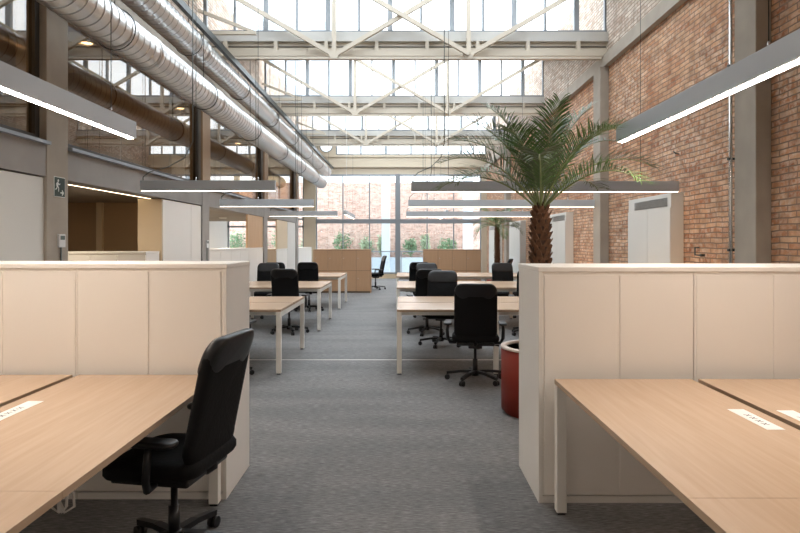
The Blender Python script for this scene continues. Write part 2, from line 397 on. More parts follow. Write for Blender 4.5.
# upper windows on the left
ys = [YB, 1.2, 5.72, 10.2, 14.8, 19.35, YE]
nm = ['behind the viewpoint', 'left edge of the photo', 'above the dark recess', 'above the low white cabinets', 'above the wood panel', 'at the far end of the left wall']
for i in range(5):
    a = ys[i] + (.37 if i else 0); bnd = ys[i+1]
    r = thing('window_%d' % (6+i), (XL, 0, 0), 'dark reflecting upper window, ' + nm[i], 'window'); r['kind'] = 'structure'
    fr = MB(); x0, x1 = -.14, -.07
    fr.box(x0, x1, a, bnd, HT+.03, HT+.09); fr.box(x0, x1, a, bnd, 4.14, 4.2)
    fr.box(x0, x1, a, a+.06, HT+.09, 4.14); fr.box(x0, x1, bnd-.07, bnd, HT+.09, 4.14)
    fr.build('frame', M['frame_dark'], r)
    MB().box(-.16, .045, a, bnd, HT+.0, HT+.03).build('sill', M['sill'], r)
    MB().box(-.11, -.10, a+.06, bnd-.07, HT+.09, 4.14).build('pane', M['glass_dark'], r)

# far wall: header with round opening, high window, curtain wall
HW = 4.32
def far_header():
    mb = MB(); y0, y1 = YE, YE+.2
    z1 = 5.13
    mb.box(XLW, XRW, y0, y1, HW, z1)
    mb.box(XLW, XRW, y0-.10, y1, HW+.28, HW+.34)
    mb.box(XLW, XRW, y0-.05, y1, z1-.1, z1)
    # panel with round hole
    cx, cz, r, h = -3.12, 5.5, .25, .36
    x0, x1 = cx-h, cx+h; zz0, zz1 = z1, 5.5+.36
    n = 32; v = []; f = []
    for y in (y0, y1):
        for j in range(n):
            a = 2*PI*j/n; v.append((cx+r*math.cos(a), y, cz+r*math.sin(a)))
        for j in range(n):
            a = 2*PI*j/n; c, s = math.cos(a), math.sin(a); k = h/max(abs(c), abs(s)); v.append((cx+c*k, y, cz+s*k))
    for j in range(n):
        q = (j+1) % n
        f.append((j, q, n+q, n+j)); f.append((2*n+j, 3*n+j, 3*n+q, 2*n+q)); f.append((j, 2*n+j, 2*n+q, q))
    mb.add(v, f)
    mb.box(XLW, cx-h, y0, y1, z1, RIDGE); mb.box(cx+h, -2.72, y0, y1, z1, RIDGE)
    mb.box(cx-h, cx+h, y0, y1, cz+h, RIDGE); mb.box(cx-h, cx+h, y0, y1, z1, cz-h)
    mb.box(-2.72, XRW, y0, y1, 5.98, RIDGE)
    return mb.build('wall_far', M['cream'])
struct(far_header(), 'cream header wall above the far glazing with a round opening', 'wall')
r = thing('window_12', (0, YE+.1, 0), 'small round window high at the left of the far wall', 'window'); r['kind'] = 'structure'
tor = MB(); pts = [(-3.12+.25*math.cos(2*PI*j/32), -.1, 5.5+.25*math.sin(2*PI*j/32)) for j in range(33)]
tor.tube(pts, .02, 8).build('frame', M['frame_light'], r)
pts = [(-3.12+.07*math.cos(2*PI*j/16), -.1, 5.56+.06*math.sin(2*PI*j/16)) for j in range(17)]
MB().tube(pts, .008, 6).build('ring', M['frame_grey'], r)
MB().add([(-3.12+.245*math.cos(2*PI*j/32), -.02, 5.5+.245*math.sin(2*PI*j/32)) for j in range(32)], [list(range(32))]).build('pane', M['glass'], r)
strip_window(13, YE+.1, -2.72, XRW, 5.13, 5.98, 'high glazing strip at the top of the far wall')

r = thing('window_14', (0, YE, 0), 'full-width glass wall at the far end looking onto a brick courtyard', 'window'); r['kind'] = 'structure'
fr = MB(); X0, X1 = -3.54, 3.31
fr.box(X0, X1, -.04, .06, HW-.07, HW); fr.box(X0, X0+.05, -.04, .06, .2, HW); fr.box(X1-.05, X1, -.04, .06, .2, HW)
fr.box(X0, X1, -.04, .06, .2, .26)
fr.build('frame', M['frame_light'], r)
MB().box(X0+.05, X1-.05, -.07, .06, 2.28, 2.46).build('transom', M['frame_grey'], r)
for x, w in ((-2.42,.022),(-1.32,.022),(1.07,.022),(2.17,.022)):
    MB().box(x-w, x+w, -.05, .05, .26, HW-.07).build('mullion', M['frame_dark'] if False else M['frame_grey'], r)
mb = MB(); mb.box(-.25, -.04, -.10, .05, .2, HW); mb.build('post', M['frame_grey'], r)
MB().box(X0+.05, X1-.05, .055, .062, .26, HW-.07).build('pane', M['glass'], r)
struct(MB().box(XO, XRW, YE-.02, YE+.16, 0, .2).build('baseboard_far', M['beige_panel']), 'low cream curb under the far glass wall', 'curb')
struct(MB().box(-4.02, -3.54, YE-.12, YE+.12, 0, HW+.3).build('trim_5', M['cream']), 'cream pier at the left end of the far glass wall', 'pier')
struct(MB().box(3.31, XRW, YE-.12, YE+.2, 0, HW).build('trim_6', M['cream']), 'cream pier at the right end of the far glass wall', 'pier')
r = thing('window_15', (0, YE, 0), 'garden window at the far end of the left wing', 'window'); r['kind'] = 'structure'
fr = MB()
for z0, z1 in ((.2,.26),(HS-.02,HS+.06),(HT,HT+.06),(4.24,4.3)): fr.box(XO, -4.02, -.04, .06, z0, z1)
for x in (-7.17,-6.1,-5.05,-4.06): fr.box(x-.03, x+.03, -.04, .06, .2, 4.3)
fr.build('frame', M['frame_light'], r)
MB().box(XO, -4.02, .03, .036, .26, 4.24).build('pane', M['glass'], r)

# ------------------------------------------------------------------ courtyard
struct(MB().box(-12, 9, YE+.2, 34, -.12, -.02).build('floor_courtyard', M['paving']), 'paved courtyard beyond the glass', 'courtyard floor')
struct(MB().box(-12, 9, 30.2, 30.5, -.1, 4.5).build('wall_courtyard', M['brick_out']), 'pinkish brick wall of the courtyard', 'wall')
for x0, x1, l in ((-.95,-.55,'pale blue render pier in the courtyard, left of the centre post'), (3.0,3.45,'pale blue render pier in the courtyard at the right')):
    tag(MB().box(x0, x1, 28.9, 29.3, 0-.02, 7.0).build('courtyard_pier', M['render_white'], bevel=.01), l, 'pier', 'courtyard piers')
r = thing('glass_balustrade', (0, 27.2, -.02), 'low glass balustrade in the courtyard behind the far glass wall', 'balustrade')
MB().box(-3.4, 3.3, -.02, .02, 1.08, 1.13).build('handrail', M['frame_light'], r)
for x in (-3.4,-1.7,0,1.7,3.3): MB().box(x-.02, x+.02, -.02, .02, 0, 1.08).build('post', M['frame_light'], r)
MB().box(-3.38, 3.28, -.004, .004, .08, 1.08).build('pane', M['glass'], r)
mb = MB(); mb.box(-11.5, 8.5, 29.4, 29.95, -.02, .75)
tag(mb.build('planter_trough', M['render_white'], bevel=.01), 'long pale planter along the foot of the courtyard brick wall', 'planter')
def shrub(x, y, z, rx, rz, n, mat, lab, seed):
    rnd = random.Random(seed)
    rz *= 1.15; r = thing('courtyard_shrub', (x, y, z), lab, 'shrub', 'shrubs in the courtyard planter')
    lv = MB(); st = MB()
    for k in range(9):
        a = rnd.uniform(0, 2*PI); t = rnd.uniform(.3, .95)
        p = Vector((rx*t*math.cos(a), .22*t*math.sin(a), rz*rnd.uniform(.9,1.9)))
        st.tube([(0,0,0), p*.5+Vector((0,0,.06)), p], [.012,.008,.004], 5)
    for k in range(n):
        a = rnd.uniform(0, 2*PI); ph = math.acos(rnd.uniform(-1,1)); t = rnd.uniform(.35, 1)**.5*(.75+.25*math.sin(a*3+seed))
        c = Vector((rx*t*math.cos(a)*math.sin(ph), .26*t*math.sin(a)*math.sin(ph), rz+rz*t*math.cos(ph)))
        d = Vector((rnd.uniform(-1,1), rnd.uniform(-1,1), rnd.uniform(-.3,1))).normalized(); l = rnd.uniform(.09,.17)
        s = d.cross(Vector((rnd.uniform(-1,1),rnd.uniform(-1,1),rnd.uniform(-1,1)))).normalized()*l*.28
        lv.add([c, c+d*l*.5+s, c+d*l, c+d*l*.5-s], [(0,1,2,3)])
    lv.build('foliage', mat, r, recalc=False); st.build('stem', M['rachis'], r)
sl = [(-2.95,.58,.55,'leaf','wide leafy shrub at the left of the courtyard planter'), (-1.72,.42,.45,'leaf2','pale green shrub behind the left lockers'),
      (-.98,.22,.5,'leaf2','narrow pale shrub left of the courtyard pier'), (.45,.38,.42,'leaf','dark green shrub just right of the centre post'),
      (1.2,.28,.55,'leaf2','pale upright shrub behind the right lockers'), (2.3,.6,.42,'leaf','broad low shrub behind the right lockers'),
      (-8.2,.5,.6,'leaf','dark shrub seen through the left wing window'), (-7.05,.45,.55,'leaf2','pale shrub seen through the left wing window'),
      (-6.0,.45,.6,'leaf','shrub seen between the two left wing panels'), (-4.6,.4,.5,'leaf2','shrub behind the cream pier')]
for i, (x, rx, rz, mt, l) in enumerate(sl): shrub(x, 29.68, .78, rx, rz, 420, M[mt], l, i+1)
# pale building beyond the roof, seen through the glazing
r = thing('neighbour_building', (-6.5, 34, 0), 'pale building beyond the roof glazing', 'building')
MB().box(-4, 3.2, 0, 6, 0, 15).build('wall', M['render_white'], r)
for k in range(3):
    for j in range(3): MB().box(-1.6+1.5*j, -.7+1.5*j, -.05, -.0, 9.2+1.8*k, 10.4+1.8*k).build('window', M['frame_light'], r)

# ------------------------------------------------------------------ left wing fittings
r = thing('tall_cupboard', (XL-.02, 8.56, 0), 'tall off-white cupboard with flat doors beside the dark recess', 'cupboard')
MB().box(-.36, -.02, 0, 1.62, 0, HS-.01).build('body', M['beige_panel'], r)  # beige end face, warm light put into its colour
MB().box(-.02, .0, .005, 1.14, .06, HS-.02).build('door', M['cabinet'], r, bevel=.002); MB().box(-.02, .0, 1.15, 1.62, .06, HS-.02).build('door', M['cabinet'], r, bevel=.002)
def low_cab(name, loc, w, d, h, nd, lab, face='y', mat='cabinet', grp=None):
    """front faces -Y (face='y') or +X (face='x'); width runs along X or Y"""
    r = thing(name, loc, lab, 'cabinet', grp, 0 if face == 'y' else PI/2)
    MB().box(0, w, .02, d, 0, h-.03).build('body', M[mat], r)
    MB().box(-.005, w+.005, 0, d, h-.03, h).build('top', M[mat], r, bevel=.003)
    for k in range(nd):
        a = w*k/nd+.004; MB().box(a, a+w/nd-.008, .0, .02, .07, h-.045).build('door', M[mat], r, bevel=.002)
    return r
low_cab('low_cabinet', (-4.55, 8.05, 0), 1.12, .45, 1.375, 3, 'low white cabinet in front of the dark recess')
low_cab('low_cabinet', (XL-.02, 10.62, 0), 4.12, .42, 1.375, 6, 'long low white cabinet row below the garden view', 'x')
for y0, y1, mt, nme, lab, top in ((13.28,14.72,'woodpanel','wall_panel','warm wood grain wall panel beside the low white cabinets',HS-.01),
                         (16.4,17.9,'beige_panel','wall_panel','beige wall panel in the third left bay above a white cabinet',HS-.01),
                         (17.95,19.25,'white_wall','wall_panel','white full-height wall panel near the far left corner',HS-.01)):
    tag(MB().box(XL-.06, XL-.02, y0, y1, 0 if mt == 'white_wall' else 1.376 if mt == 'woodpanel' else 1.321, top).build(nme, M[mt], bevel=.003), lab, 'wall panel', 'flat wall panels along the left side')
low_cab('low_cabinet', (XL-.02, 16.36, 0), 1.56, .36, 1.32, 2, 'small white cabinet below the beige panel', 'x')
low_cab('low_cabinet', (XL-.02, 19.85, 0), 2.9, .36, 1.32, 4, 'pale low cabinet beside the cream pier at the far left', 'x')
low_cab('low_cabinet', (XL-.02, 15.25, 0), 1.05, .36, 1.32, 2, 'grey-brown low cabinet beside the small white one', 'x', 'tan_wall')
tag(MB().box(-3.83, -3.80, 6.0, 10.3, HS+.03, HS+.06).build('led_strip', M['led']), 'thin warm light strip along the ceiling of the left recess', 'light strip')

# exit sign
r = thing('exit_sign', (XL, 5.93, 2.045), 'dark green exit sign with running figure and arrow on the concrete column', 'sign')
f3 = lambda u, v_, w_: (.004+w_, u, v_)
MB().box(0, .004, -.095, .095, -.10, .10).build('backing', M['sign_white'], r)
MB().box(.004, .006, -.088, .088, -.093, .093).build('panel', M['green_sign'], r)
g = MB(); f3 = lambda u, v_, w_: (.006+w_, u, v_)
g.add([f3(-.03+.013*math.cos(2*PI*j/12), .062+.013*math.sin(2*PI*j/12), .001) for j in range(12)], [list(range(12))])
for a, b_, w_ in (((-.034,.045),(-.046,.005),.024),((-.036,.04),(-.012,.022),.009),((-.012,.022),(.004,.034),.008),((-.04,.042),(-.062,.03),.009),((-.062,.03),(-.066,.008),.008),
                 ((-.043,.008),(-.02,-.012),.012),((-.02,-.012),(-.026,-.045),.010),((-.048,.006),(-.058,-.02),.012),((-.058,-.02),(-.080,-.028),.010)):
    g.bar(f3(a[0],a[1],.001), f3(b_[0],b_[1],.001), w_, .001, up=(1,0,0))
g.bar(f3(.008,-.055,.001), f3(.055,-.055,.001), .012, .001, up=(1,0,0))
g.bar(f3(.035,-.03,.001), f3(.062,-.055,.001), .011, .001, up=(1,0,0)); g.bar(f3(.035,-.08,.001), f3(.062,-.055,.001), .011, .001, up=(1,0,0))
g.build('pictogram', M['sign_white'], r)
def thermostat(y, z, lab):
    r = thing('thermostat', (XL, y, z), lab, 'thermostat', 'wall thermostats')
    MB().box(0, .022, -.055, .055, -.065, .065).build('housing', M['dev'], r, bevel=.005)
    MB().box(.022, .024, -.038, .038, .01, .05).build('display', M['lcd'], r)
    MB().tube([(.012,-.01,-.065),(.012,-.01,-z+.0)], .008, 6).build('conduit', M['cable'], r)
thermostat(5.95, 1.515, 'white thermostat with small screen below the exit sign')
thermostat(10.42, 1.47, 'small white thermostat on the second left column')

# ------------------------------------------------------------------ right wall units
def wall_unit(y0, y1, h, lab):
    r = thing('wall_unit', (XRW, y0, 0), lab, 'wall unit', 'tall grey units against the brick wall')
    d = .17
    MB().box(-d+.012, 0, 0, y1-y0, 0, h).build('body', M['cupboard'], r, bevel=.003)
    w = (y1-y0)/2
    for k in range(2): MB().box(-d, -d+.012, k*w+.004, (k+1)*w-.004, .05, h-.18).build('door', M['cupboard'], r, bevel=.002)
    g = MB(); g.box(-d, -d+.012, .10, y1-y0-.25, h-.16, h-.155); g.box(-d, -d+.012, .10, y1-y0-.25, h-.06, h-.055)
    n = 7
    for k in range(n): g.bar((-d+.004, .10, h-.15+k*.0135), (-d+.004, y1-y0-.25, h-.15+k*.0135), .012, .005)
    g.build('grille', M['grille'], r)
wall_unit(7.5, 8.9, 2.12, 'tall grey wall unit with top grille, nearest on the brick wall')
wall_unit(12.3, 13.6, 2.12, 'tall grey wall unit seen just right of the big palm trunk')
wall_unit(17.0, 18.7, 2.12, 'tall grey wall unit just right of the small palm')
wall_unit(21.0, 23.0, 2.12, 'farthest tall grey wall unit near the glass wall')
r = thing('wall_conduit', (XRW-.06, 5.66, 0), 'silver vertical conduit pipe beside the near right column', 'pipe')
# pipe on the far side of the column
r.location = (XR-.02, 6.12, 0)
MB().tube([(0,0,.0),(0,0,4.45)], .018, 12).build('pipe', M['chrome'], r)
for z in (.6,1.42,2.35,3.3): MB().box(-.03, .15, -.014, .014, z-.012, z+.012).build('clamp', M['dark_steel'], r)
r = thing('wall_tap', (XRW, 7.05, 1.40), 'small dark pipe stub and tap on the brick wall beside the conduit', 'tap')
MB().tube([(0,.06,.04),(-.05,.06,.04),(-.05,.06,-.05),(-.05,-.10,-.05)], .009, 6).build('pipe', M['dark_steel'], r)
MB().box(-.07, -.03, -.13, -.09, -.065, -.035).build('valve', M['dark_steel'], r)
r = thing('wall_hook', (XRW, 7.62, 2.62), 'small dark hook on the brick wall above the nearest wall unit', 'hook')
MB().tube([(0,0,0),(-.05,0,.01),(-.06,.03,.04)], .008, 6).build('hook_bar', M['dark_steel'], r)

# ------------------------------------------------------------------ ducts
def duct(x, z, r0, y0, y1, lab):
    r = thing('spiral_duct', (x, y0, z), lab, 'duct', 'spiral ventilation ducts')
    Ln = y1-y0; prof = []
    p = .135; k = int(Ln/p)
    for i in range(k+1):
        y = i*p
        if y > Ln: break
        prof += [(r0, y+.0005), (r0, y+.005), (r0, y+p-.018), (r0, y+p-.013), (r0+.005, y+p-.010), (r0+.005, y+p-.002), (r0, y+p-.0005)]
    prof = [q for q in prof if q[1] <= Ln]
    n = 56; v = []; f = []
    for rr, y in prof:
        for j in range(n):
            a = 2*PI*j/n; v.append((rr*math.cos(a), y + .03*(1+math.cos(a)), rr*math.sin(a)))
    mb = MB(); mb.v = v; K5 = 7
    for i in range(len(prof)-1):
        seam = i % K5 in (4, 5)
        for j in range(n): mb.f.append([i*n+j, i*n+(j+1)%n, (i+1)*n+(j+1)%n, (i+1)*n+j]); mb.m.append(1 if seam else 0); mb.sm.append(True)
    body = mb.build('pipe', [M['duct'], M['duct_seam']], r, recalc=True)
    for pl in body.data.polygons: pl.use_smooth = True
    y = 1.0
    while y < Ln-.3:
        for q in (y,):
            vv = []; cp = MB()
            prof2 = [(r0+.002, q-.035),(r0+.011, q-.03),(r0+.011, q+.03),(r0+.002, q+.035)]
            for rr, yy in prof2:
                for j in range(n): a = 2*PI*j/n; vv.append((rr*math.cos(a), yy, rr*math.sin(a)))
            cp.add(vv, [(i*n+j, i*n+(j+1)%n, (i+1)*n+(j+1)%n, (i+1)*n+j) for i in range(3) for j in range(n)], 0, True)
            cp.build('coupling', M['duct'], r)
        y += 2.28
    pr = MB(); prof3 = [(r0-.01, Ln-.02),(r0+.012, Ln-.02),(r0+.012, Ln+.06),(0.0, Ln+.06)]
    vv = []
    for rr, yy in prof3:
        for j in range(n): a = 2*PI*j/n; vv.append((rr*math.cos(a), yy, rr*math.sin(a)))
    pr.add(vv, [(i*n+j, i*n+(j+1)%n, (i+1)*n+(j+1)%n, (i+1)*n+j) for i in range(3) for j in range(n)], 0, True); pr.build('end_cap', M['duct'], r)
    y = 1.6
    while y < Ln-.2:
        h = MB(); h.tube([((r0+.014)*math.cos(2*PI*j/28), y, (r0+.014)*math.sin(2*PI*j/28)) for j in range(29)], .006, 5)
        top = roof_h(y0+y)
        h.tube([(0,y,r0+.01),(0,y,top-z)], .005, 5); h.build('hanger', M['dark_steel'], r); y += 2.6
duct(-2.77, 3.56, .187, -3.6, 20.7, 'lower of the two long silver spiral ducts on the left')
duct(-2.98, 4.31, .182, -3.6, 23.9, 'upper of the two long silver spiral ducts, beside the dark rail')
tag(MB().box(-2.80, -2.74, -3.6, 24.3, 4.45, 4.54).build('cable_tray', M['dark_steel']), 'dark steel rail running above the upper duct', 'cable tray')

# ------------------------------------------------------------------ pendant lamps
def pendant(cx, cy_, z, ln, along, lab, wires=None, cable_end=-1):
    r = thing('linear_pendant_lamp', (cx, cy_, z), lab, 'pendant lamp', 'linear pendant lamps')
    if along == 'y': r.rotation_euler = (0,0,PI/2)
    MB().box(-ln/2, ln/2, -.04, .04, .0, .125).build('housing', M['alu'], r, bevel=.002)
    MB().box(-ln/2+.004, ln/2-.004, -.019, .019, -.003, .0).build('diffuser', M['lamp_dim'] if cy_ > 5 else M['lamp'], r)
    for px in (wires or (-(ln/2-.45), ln/2-.45)):
        yy = cy_ + (px if along == 'y' else 0)
        top = roof_h(yy)-z
        w = MB(); w.tube([(px,0,.16),(px,0,top)], .003, 5); w.build('suspension_wire', M['dark_steel'], r)
        w = MB(); w.tube([(px,0,.125),(px,0,.165)], [.009,.006], 8); w.build('wire_grip', M['chrome'], r)
    px = cable_end*(ln/2-.02); top = roof_h(cy_ + (px if along == 'y' else 0))-z
    s = -cable_end
    if wires: w = MB(); w.tube([(px,0,.11),(px,0,.17),(px+.08,0,.23),(px+.3,0,.29),(px+.5,0,.40),(px+.6,0,.6),(px+.6,0,top)], .006, 6)
    else: w = MB(); w.tube([(px,0,.11),(px-.0,0,.17),(px+s*.06,0,.23),(px+s*.22,0,.30),(px+s*.34,0,.42),(px+s*.38,0,.6),(px+s*.38,0,top)], .006, 6)
    w.build('power_cable', M['cable'] if along == 'x' else M['cable_w'], r)
    return r
pendant(1.80, 3.32, 2.32, 3.2, 'y', 'grey linear pendant lamp close overhead at the right', wires=(-.38, -1.3))
pendant(-2.08, 3.02, 2.3, 3.2, 'y', 'grey linear pendant lamp close overhead at the left', wires=(1.28, -1.15))
LL = ['nearest', 'middle', 'farthest']
for y, l in zip((7.25, 10.4, 14.3), LL):
    pendant(1.73, y, 2.11, 3.22, 'x', l + ' crosswise linear pendant lamp over the right-hand desk rows')
    pendant(-2.33, y, 2.12, 1.62, 'x', l + ' crosswise linear pendant lamp over the left-hand desk rows', wires=(-.15, .6))
pendant(-1.62, 18.9, 2.3, 3.2, 'y', 'small-looking pendant lamp pointing away above the left lockers')
pendant(1.32, 18.9, 2.3, 3.2, 'y', 'small-looking pendant lamp pointing away above the right lockers')
pendant(1.78, -1.0, 2.3, 3.2, 'y', 'linear pendant lamp behind the viewpoint at the right')
pendant(-2.08, -1.2, 2.3, 3.2, 'y', 'linear pendant lamp behind the viewpoint at the left')

# ------------------------------------------------------------------ near storage cabinets
CH = 1.375
def storage(x0, x1, y0, y1, CH, lab, endL=False, endR=False):
    r = thing('storage_cabinet', (x0, y0, 0), lab, 'storage cabinet', 'off-white storage cabinets behind the front desks')
    w = x1-x0; d = y1-y0
    MB().box(0, w, .006, d-.006, .045, CH-.028).build('body', M['cabinet'], r)
    MB().box(.0, w-.0, .003, d-.003, 0, .040).build('plinth', M['cabinet_edge'], r)
    for k in range(2):
        a = k*w/2
        MB().box(a+.011, a+w/2-.011, 0, .006, .050, CH-.046).build('panel', M['cabinet'], r, bevel=.0015)
        MB().box(a+.011, a+w/2-.011, d-.006, d, .050, CH-.046).build('door', M['cabinet'], r, bevel=.0015)
    if endL: MB().box(-.022, 0, 0, d, 0, CH-.028).build('end_panel', M['cabinet_edge'], r, bevel=.002)
    if endR: MB().box(w, w+.022, 0, d, 0, CH-.028).build('end_panel', M['cabinet_edge'], r, bevel=.002)
yl0, yl1 = 3.50, 4.03
storage(-1.890, -1.042, yl0, yl1, CH, 'off-white storage cabinet at the aisle end of the left row', endR=True)
storage(-2.742, -1.892, yl0, yl1, CH, 'off-white storage cabinet at the left edge of the photo')
storage(-3.36, -2.744, yl0, yl1, CH, 'off-white storage cabinet by the left wall')
tag(MB().box(-3.36, -1.015, yl0-.006, yl1+.006, CH-.028, CH).build('cabinet_top', M['cabinet_edge'], bevel=.004), 'long off-white top board on the left storage row', 'cabinet top')
yr0, yr1 = 3.45, 4.03
storage(.812, 1.682, yr0, yr1, 1.358, 'off-white storage cabinet at the aisle end of the right row', endL=True)
storage(1.686, 2.576, yr0, yr1, 1.358, 'off-white storage cabinet behind the right desk slot')
storage(2.58, 3.36, yr0, yr1, 1.358, 'off-white storage cabinet by the brick wall')
tag(MB().box(.785, 3.36, yr0-.006, yr1+.006, 1.33, 1.358).build('cabinet_top', M['cabinet_edge'], bevel=.004), 'long off-white top board on the right storage row', 'cabinet top')

# ------------------------------------------------------------------ benches
def bench(x0, y0, ln, dp, units, lab, rot=0, slot=.04, inset=.0, frames=None, mat='desk_x'):
    """local X = length, local Y = depth, corner at (0,0)"""
    H = .737
    r = thing('bench_desk', (x0, y0, 0), lab, 'desk', 'double bench desks', rot)
    hw = (dp-slot)/2
    for u in range(units):
        a = ln*u/units; b_ = ln*(u+1)/units
        for s in range(2):
            o = MB(); ya = s*(hw+slot)
            o.box(a+.001, b_-.001, ya, ya+hw, H-.026, H); o.m = [1, 0, 1, 1, 1, 1]; o.build('tabletop', [M[mat], M['desk_edge']], r)
    MB().box(.06, ln-.06, hw-.02, hw+slot+.02, H-.06, H-.028).build('cable_channel', M['black_plastic'], r)
    fx = frames or [0] + [ln*k/units - .03 for k in range(1, units)] + [ln-.055]
    for x in fx:
        for yy in (.0, dp-.055):
            l = MB().box(x, x+.055, yy, yy+.055, .012, H-.026).build('leg', M['leg'], r, bevel=.003)
            MB().box(x+.006, x+.049, yy+.006, yy+.049, 0, .012).build('foot', M['black_plastic'], l)
        MB().box(x+.004, x+.051, .055, dp-.055, H-.086, H-.026).build('cross_beam', M['leg'], r, bevel=.002)
    for yy in (.10, dp-.14):
        MB().box(.055, ln-.055, yy, yy+.04, H-.076, H-.028).build('side_beam', M['leg'], r)
    return r
# front pair: length along Y (rotated 90 degrees: local X -> world Y, local Y -> world -X)
bench(2.42, .23, 3.12, 1.565, 2, 'double oak-topped bench desk in the right foreground', PI/2, frames=[0, 3.065])
bench(-1.04, .22, 3.24, 1.67, 2, 'double oak-topped bench desk in the left foreground', PI/2, frames=[0, 3.185])
for k, y in enumerate((6.80, 10.13, 13.45)):
    nmx = ['nearest', 'middle', 'farthest'][k]
    bench(-.05 - .03*k, y, 3.3, 1.66, 3, nmx + ' crosswise bench desk on the right of the aisle', frames=[0, 1.10, 2.2, 3.24])
    bench(-2.95, y, 1.585, 1.66, 1, nmx + ' crosswise bench desk on the left of the aisle')

# paper strips on the front desks
def slip(x0, x1, y0, y1, lab, seed):
    rnd = random.Random(seed)
    r = thing('paper_strip', ((x0+x1)/2, (y0+y1)/2, .7372), lab, 'paper strip', 'paper strips on the front desks')
    w = (x1-x0)/2; h = (y1-y0)/2
    MB().box(-w, w, -h, h, 0, .0012).build('sheet', M['paper'], r)
    t = MB()
    for k in range(4):
        cy2 = -h*.5 + k*.042
        for q in (-1, 1):
            t.bar((-.012, cy2-.012*q, .0016), (.012, cy2+.012*q, .0016), .004, .0006)
    t.build('lettering', M['ink'], r)
slip(1.488, 1.562, 2.44, 2.74, 'white paper strip lying left of the slot on the right front desk', 1)
slip(1.70, 1.775, 2.40, 2.72, 'white paper strip right of the slot on the right front desk', 2)
slip(-1.79, -1.715, 2.55, 2.88, 'white paper strip beside the slot on the left front desk', 3)
r = thing('power_outlet', (-1.42, 2.52, .42), 'white power outlet with cables hanging under the left front desk', 'power outlet')
MB().box(-.045, .035, -.03, .03, .07, .14).build('socket_box', M['dev'], r, bevel=.004)
MB().tube([(0,0,.14),(0,0,.285)], .008, 6).build('bracket', M['dev'], r)
for k in range(4):
    a = -.035+.022*k
    MB().tube([(a*.7,0,.07),(a*1.2,.01,.02),(a*1.5,.0,-.03),(a*.4,-.01,-.05),(-.02,0,.0)], .006, 6).build('cable', M['cable_w'], r)

# ------------------------------------------------------------------ lockers
def lockers(x0, y0, lab, flip=False):
    r = thing('locker_block', (x0, y0, 0), lab, 'lockers', 'tan locker blocks in front of the glass wall')
    w = 1.68; d = .46; h = 1.29
    MB().box(0, w, .018, d, 0, h-.02).build('carcass', M['locker_gap'], r)
    MB().box(-.012, w+.012, 0, d+.005, h-.02, h).build('top', M['locker'], r)
    for s in (-.014, w): MB().box(s, s+.014, 0, d, 0, h-.02).build('side_panel', M['locker'], r)
    for i in range(4):
        for j in range(2):
            a = i*.42+.004; z0 = .05 + j*.612
            dd = MB().box(a, a+.412, 0, .018, z0, z0+.602).build('door', M['locker'], r)
            MB().lathe([(.0,-.01),(.012,-.008),(.014,.0)], 12, (0,0,0)).build('lock', M['chrome'], dd, loc=(a+.05, -.004, z0+.36)).rotation_euler = (-PI/2,0,0)
lockers(-2.60, 17.8, 'tan four-door-wide locker block at the end of the left desks')
lockers(.67, 17.8, 'tan four-door-wide locker block at the end of the right desks')

# ------------------------------------------------------------------ chairs
def panel(mb, w, h, t, cr, fn, mi=0):
    """puffy rounded panel; fn(u,v,k) maps local (u across, v up, k depth)->3D"""
    out = []; n = 7
    for cx_, cz_, a0 in ((w/2-cr, h-cr, 0), (-w/2+cr, h-cr, PI/2), (-w/2+cr*.8, cr*.8, PI), (w/2-cr*.8, cr*.8, 1.5*PI)):
        rr = cr if cz_ > h/2 else cr*.8
        for k in range(n):
            a = a0 + PI/2*k/(n-1); out.append((cx_+rr*math.cos(a), cz_+rr*math.sin(a)))
    K = len(out); c0 = (0, h/2)
    rings = []
    for s, dpt in ((.0,.5),(.35,.5),(.7,.495),(.88,.46),(.96,.36),(1,.15),(1,-.15),(.96,-.36),(.88,-.46),(.7,-.495),(.35,-.5),(.0,-.5)):
        ring = []
        for u, v in out:
            # inset by moving toward centre, uniform rim
            uu = c0[0]+(u-c0[0])*s; vv = c0[1]+(v-c0[1])*s
            ring.append(fn(uu, vv, dpt*t))
        rings.append(ring)
    v = [p for rg in rings for p in rg]; f = []
    for i in range(len(rings)-1):
        for j in range(K): f.append((i*K+j, i*K+(j+1)%K, (i+1)*K+(j+1)%K, (i+1)*K+j))
    mb.add(v, f, mi, True); return mb
